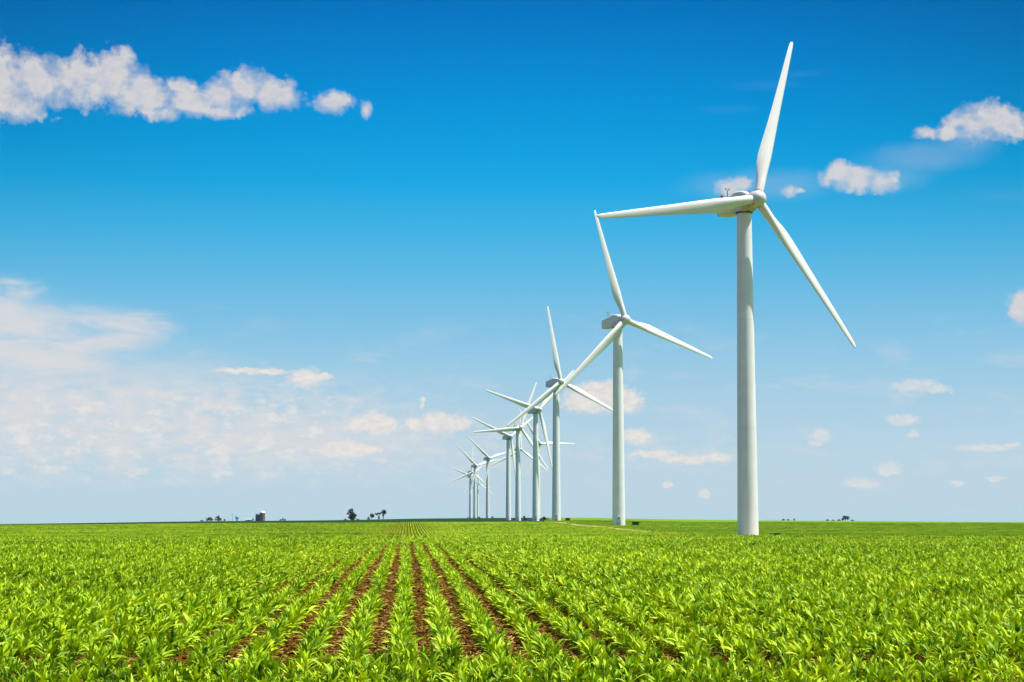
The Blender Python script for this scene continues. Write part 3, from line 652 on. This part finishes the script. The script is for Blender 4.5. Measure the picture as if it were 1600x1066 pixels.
# water tower
x,y,z=polar(-5.153,4200); hz=CAM_H+4200*math.radians(.137)-z; t=empty('water_tower',(x,y,z)); tag(t,'bright blue globe water tower rising over the horizon','water tower')
round_obj('tank',[(.1,hz-4.1)]+[(4.1*math.sin(q),hz-4.1*math.cos(q)) for q in np.linspace(.45,math.pi-.03,18)],plain('sky_blue_tank_paint',(.02,.30,.55),.35),t,32,60)
round_obj('stem',[(3.2,-.5),(2.2,2.2),(1.3,4.5),(1.1,hz-7.5),(2.0,hz-4.5),(2.0,hz-3.6)],plain('blue_stem_paint',(.05,.32,.52),.4),t)
x,y,z=polar(-5.293,2300); t=empty('antenna_mast',(x,y,z)); tag(t,'thin grey antenna mast left of the blue water tower','antenna')
round_obj('pole',[(.22,-.5),(.16,4),(.10,9.3)],M_METAL,t,8); obj('crossbar',bbox_mesh([(-.9,-.05,8.2,.9,.05,8.35),(-.6,-.05,7.2,.6,.05,7.32)],M_METAL,0),t)

# ---------------------------------------------------------------- sky and clouds
SUN_AZ,SUN_EL=98.5,66.0
w=bpy.data.worlds.new('World'); scene.world=w; w.use_nodes=True; nt=w.node_tree
for q in list(nt.nodes): nt.nodes.remove(q)
out=N(nt,'ShaderNodeOutputWorld'); bg=N(nt,'ShaderNodeBackground'); L(nt,bg.outputs[0],out.inputs[0]); STR=.10; bg.inputs[1].default_value=STR
sky=N(nt,'ShaderNodeTexSky'); sky.sky_type='NISHITA'; sky.sun_disc=False; sky.sun_elevation=R(SUN_EL); sky.sun_rotation=R(SUN_AZ); sky.air_density=1; sky.dust_density=.6; sky.ozone_density=2
tc=N(nt,'ShaderNodeTexCoord'); sp=N(nt,'ShaderNodeSeparateXYZ'); L(nt,tc.outputs['Generated'],sp.inputs[0])
el=math_(nt,'MULTIPLY',math_(nt,'ARCSINE',sp.outputs[2]),180/math.pi); az=math_(nt,'MULTIPLY',math_(nt,'ARCTAN2',sp.outputs[0],sp.outputs[1]),180/math.pi)
def lin(c): return tuple(((v/255)/12.92 if v<=10 else (((v/255)+.055)/1.055)**2.4)/STR/2**.55 for v in c)
def srgb(*c): return lin(c)
f=math_(nt,'DIVIDE',el,32.0,clamp=True)
G=[(0,(186,213,224)),(1.0,(188,213,226)),(2.3,(184,212,228)),(3.6,(170,207,228)),(4.6,(156,203,229)),(6.2,(126,193,229)),(7.6,(96,186,229)),(9,(62,178,229)),(10.4,(22,168,228)),(11.6,(2,158,225)),(13,(0,145,218)),(14.3,(0,131,208)),(16,(0,113,193)),(20,(0,92,170)),(32,(10,78,150))]
grad=ramp_(nt,f,[(e/32,tuple(min(v,99) for v in srgb(*c))) for e,c in G])
k=N(nt,'ShaderNodeMapRange'); k.interpolation_type='SMOOTHSTEP'; k.inputs[1].default_value=18; k.inputs[2].default_value=38; L(nt,el,k.inputs[0])
base=mix_(nt,k.outputs[0],grad,mix_(nt,1.0,sky.outputs[0],(1.5,1.45,1.35),'MULTIPLY'))
uv=N(nt,'ShaderNodeCombineXYZ'); L(nt,az,uv.inputs[0]); L(nt,el,uv.inputs[1])
def vm(op,a,b=None,c=None):
    n=nt.nodes.new('ShaderNodeVectorMath'); n.operation=op
    for i,v in enumerate((a,b,c)):
        if v is None: continue
        if hasattr(v,'is_linked'): nt.links.new(v,n.inputs[i])
        else: n.inputs[i].default_value=v
    return n
def warp(src,amp,scale,detail=5,seed=0,rough=.6):
    q=vm('ADD',src,(seed*7.3,seed*3.1,seed*1.7)).outputs[0]
    n=noise_(nt,q,scale,detail,rough); v=vm('SUBTRACT',n.outputs[1],(.5,.5,.5)).outputs[0]
    return vm('MULTIPLY_ADD',v,amp,src).outputs[0]
def field(src,blobs,k=.35):
    cur=None
    for (a,e,rx,ry) in blobs:
        v=vm('MULTIPLY_ADD',src,(1/rx,1/ry,0),(-a/rx,-e/ry,0)).outputs[0]
        l=vm('LENGTH',v).outputs[1]
        cur=l if cur is None else math_(nt,'SMOOTH_MIN',cur,l,k)
    return cur
def mr(v,a,b,c=0,d=1,smooth=True):
    n=nt.nodes.new('ShaderNodeMapRange'); n.interpolation_type='SMOOTHSTEP' if smooth else 'LINEAR'
    n.inputs[1].default_value=a; n.inputs[2].default_value=b; n.inputs[3].default_value=c; n.inputs[4].default_value=d
    if hasattr(v,'is_linked'): nt.links.new(v,n.inputs[0])
    return n.outputs[0]
U=uv.outputs[0]
# 1. thin milky sheets low in the sky, drawn out sideways
st=vm('MULTIPLY',U,(.42,1.5,1)).outputs[0]; s1=noise_(nt,st,.9,8,.62,.4); st2=vm('MULTIPLY',U,(.9,2.4,1)).outputs[0]; s2=noise_(nt,st2,1.1,8,.66,.3)
leftness=mr(az,4,-7); low=mr(el,8.6,5.8); vlow=mr(el,5.2,3.4)
band=math_(nt,'MULTIPLY',leftness,math_(nt,'MULTIPLY',low,mr(el,.7,2.2)))
blob=mr(field(warp(warp(U,(1.6,.7,0),.55,6,1),(.5,.25,0),2.6,6,11),[(-11.2,5.4,2.6,1.15),(-9.3,5.6,2.0,.8),(-12.3,7.0,1.6,.45),(-10.6,4.8,1.6,.7),(-8.2,5.9,1.5,.5),(-12.5,6.2,1.5,.8)]),1.25,.35)
sheet=math_(nt,'MULTIPLY',blob,mr(s1.outputs[0],.34,.58,.12,.92))
strk=math_(nt,'MULTIPLY',math_(nt,'MULTIPLY',band,vlow),mr(s2.outputs[0],.36,.62,0,.9))
thin=math_(nt,'MULTIPLY',math_(nt,'MULTIPLY',mr(el,7.5,4.0),mr(el,.3,1.4)),mr(s1.outputs[0],.50,.72,0,.38))
strk2=math_(nt,'MULTIPLY',math_(nt,'MULTIPLY',mr(field(U,[(8.2,2.15,3.6,.75),(1.5,2.3,4.0,1.3)]),1.2,.3),mr(s2.outputs[0],.42,.62,0,.6)),1)
broad=math_(nt,'MULTIPLY',mr(field(warp(U,(2.2,.6,0),.35,6,15),[(-10,3.6,7.0,1.9),(-3.5,2.6,5.5,1.2),(-12,5.2,4,1.6)],.4),1.25,.1,0,.62),mr(s1.outputs[0],.2,.6,.45,1))
d1=math_(nt,'MAXIMUM',math_(nt,'MAXIMUM',sheet,strk),math_(nt,'MAXIMUM',thin,strk2))
d1=math_(nt,'SUBTRACT',1,math_(nt,'MULTIPLY',math_(nt,'SUBTRACT',1,math_(nt,'MULTIPLY',d1,.85)),math_(nt,'SUBTRACT',1,broad)))
vig=math_(nt,'MULTIPLY',mr(el,5,15),math_(nt,'POWER',math_(nt,'MULTIPLY',math_(nt,'ABSOLUTE',math_(nt,'SUBTRACT',az,3.2)),.062,clamp=True),2))
base=mix_(nt,math_(nt,'MULTIPLY',vig,.26),base,(0,0,0))
col=mix_(nt,d1,base,srgb(222,220,221))
# 2. small creamy puffs low down
wl=warp(warp(U,(.55,.32,0),2.2,6,2,.65),(.16,.12,0),9,3,5)
fl=field(wl,LOW_CLOUDS,.25)
fb=noise_(nt,U,6,6,.65)
d2=mr(math_(nt,'ADD',fl,math_(nt,'MULTIPLY',math_(nt,'SUBTRACT',fb.outputs[0],.5),1.0)),1.12,.45,0,.92)
shade=mr(noise_(nt,vm('MULTIPLY',U,(1,1.6,1)).outputs[0],3.2,5,.6).outputs[0],.35,.65)
d2=math_(nt,'MULTIPLY',d2,mr(az,8.5,12,1,.62))
col=mix_(nt,d2,col,mix_(nt,shade,srgb(222,219,219),srgb(240,233,223)))
s3=noise_(nt,vm('MULTIPLY',warp(U,(.3,.2,0),2.5,4,12),(1,2.0,1)).outputs[0],1.5,8,.66)
d4=math_(nt,'MULTIPLY',math_(nt,'MULTIPLY',mr(az,3.5,-4),math_(nt,'MULTIPLY',mr(el,4.6,3.2),mr(el,.8,1.8))),mr(s3.outputs[0],.48,.66,0,.75))
col=mix_(nt,d4,col,srgb(236,231,226))
# 3. higher crisp cumulus
wc=warp(warp(U,(.50,.40,0),1.2,4,3,.55),(.16,.14,0),6,5,14,.7)
fc=field(wc,CUMULUS,.3)
fb2=noise_(nt,U,3.2,10,.68)
def vor(s,src):
    v=nt.nodes.new('ShaderNodeTexVoronoi'); v.feature='SMOOTH_F1'; v.inputs['Scale'].default_value=s; v.inputs['Smoothness'].default_value=.35; nt.links.new(src,v.inputs['Vector']); return v.outputs['Distance']
wv=warp(U,(.35,.3,0),2.5,5,9)
bil=math_(nt,'ADD',math_(nt,'MULTIPLY',vor(1.9,wv),.42),math_(nt,'MULTIPLY',vor(4.6,wv),.22))
e3=math_(nt,'ADD',math_(nt,'ADD',fc,math_(nt,'SUBTRACT',bil,.33)),math_(nt,'MULTIPLY',math_(nt,'SUBTRACT',fb2.outputs[0],.5),1.15))
soft=mr(noise_(nt,U,.9,2,.5).outputs[0],.4,.6,.52,1.05)
d3=math_(nt,'MULTIPLY',math_(nt,'SMOOTH_MIN',math_(nt,'DIVIDE',math_(nt,'SUBTRACT',1.14,e3),soft,clamp=True),1,.25,clamp=True),.96)
d3=math_(nt,'MULTIPLY',d3,mr(noise_(nt,U,2.6,7,.6).outputs[0],.25,.5,.72,1))
tn=noise_(nt,vm('MULTIPLY',U,(1.1,1.7,1)).outputs[0],2.0,8,.62,.3)
inner=mr(tn.outputs[0],.28,.60)
cc=mix_(nt,inner,srgb(203,203,211),srgb(219,215,214)); 
col=mix_(nt,d3,col,cc)
# faint veils
veil=mr(field(warp(U,(.7,.4,0),1.2,5,6),[(15.9,10.95,1.9,.5),(14.6,10.4,1.6,.5),(11.0,10.3,2.5,.5),(17.2,11.3,1.0,.4)],.4),1.3,.2,0,.22)
v2=mr(field(warp(U,(.6,.2,0),1.6,6,8),[(11.2,13.3,1.2,.18),(12.3,13.6,.9,.12),(18.3,9.7,1.6,.22),(10.0,12.6,1.0,.15)],.3),1.3,.0,0,.03)
col=mix_(nt,math_(nt,'MAXIMUM',veil,v2),col,srgb(190,205,222))
L(nt,col,bg.inputs[0])

sun=bpy.data.lights.new('sun','SUN'); sun.energy=5.0; sun.angle=R(.53); sun.color=(1,.955,.88)
so=bpy.data.objects.new('sun',sun); COL.objects.link(so)
sv=Vector((math.sin(R(SUN_AZ))*math.cos(R(SUN_EL)),math.cos(R(SUN_AZ))*math.cos(R(SUN_EL)),math.sin(R(SUN_EL))))
so.rotation_euler=sv.to_track_quat('Z','Y').to_euler(); so.location=(60,-20,120)

# ---------------------------------------------------------------- air
if HAZE:
    hz_=bbox_mesh([(-15100,-15100,-75,15100,15100,118)],None,0) if False else None
    V=[(x,y,z) for z in (-42.0,116.0) for x,y in ((-15100,-15100),(15100,-15100),(15100,15100),(-15100,15100))]
    me=mesh_pd('haze',V,[(3,2,1,0),(4,5,6,7),(0,1,5,4),(1,2,6,5),(2,3,7,6),(3,0,4,7)])
    m,nt2,o2=new_mat('thin_air_haze'); pv=nt2.nodes.new('ShaderNodeVolumePrincipled'); pv.inputs['Density'].default_value=HAZE; pv.inputs['Color'].default_value=(.72,.90,1,1); pv.inputs['Anisotropy'].default_value=.0
    nt2.links.new(pv.outputs[0],o2.inputs['Volume']); me.materials.append(m)
    tag(obj('haze',me),'thin pale summer haze over the fields','haze',kind='stuff')

# ---------------------------------------------------------------- camera
cam=bpy.data.cameras.new('camera'); co=bpy.data.objects.new('camera',cam); COL.objects.link(co); scene.camera=co
cam.sensor_width=36; cam.lens=36*2900/1600; cam.clip_start=.1; cam.clip_end=60000
co.location=(0,0,CAM_H); co.rotation_euler=(R(90+5.574),0,-R(3.237))
scene.view_settings.view_transform='Standard'; scene.view_settings.look='None'; scene.view_settings.exposure=.55; scene.view_settings.gamma=1
cy=scene.cycles; cy.max_bounces=8; cy.diffuse_bounces=2; cy.transmission_bounces=4; cy.transparent_max_bounces=8; cy.volume_bounces=0; cy.use_denoising=True
try: cy.denoiser='OPENIMAGEDENOISE'; cy.denoising_prefilter='ACCURATE'
except Exception: pass
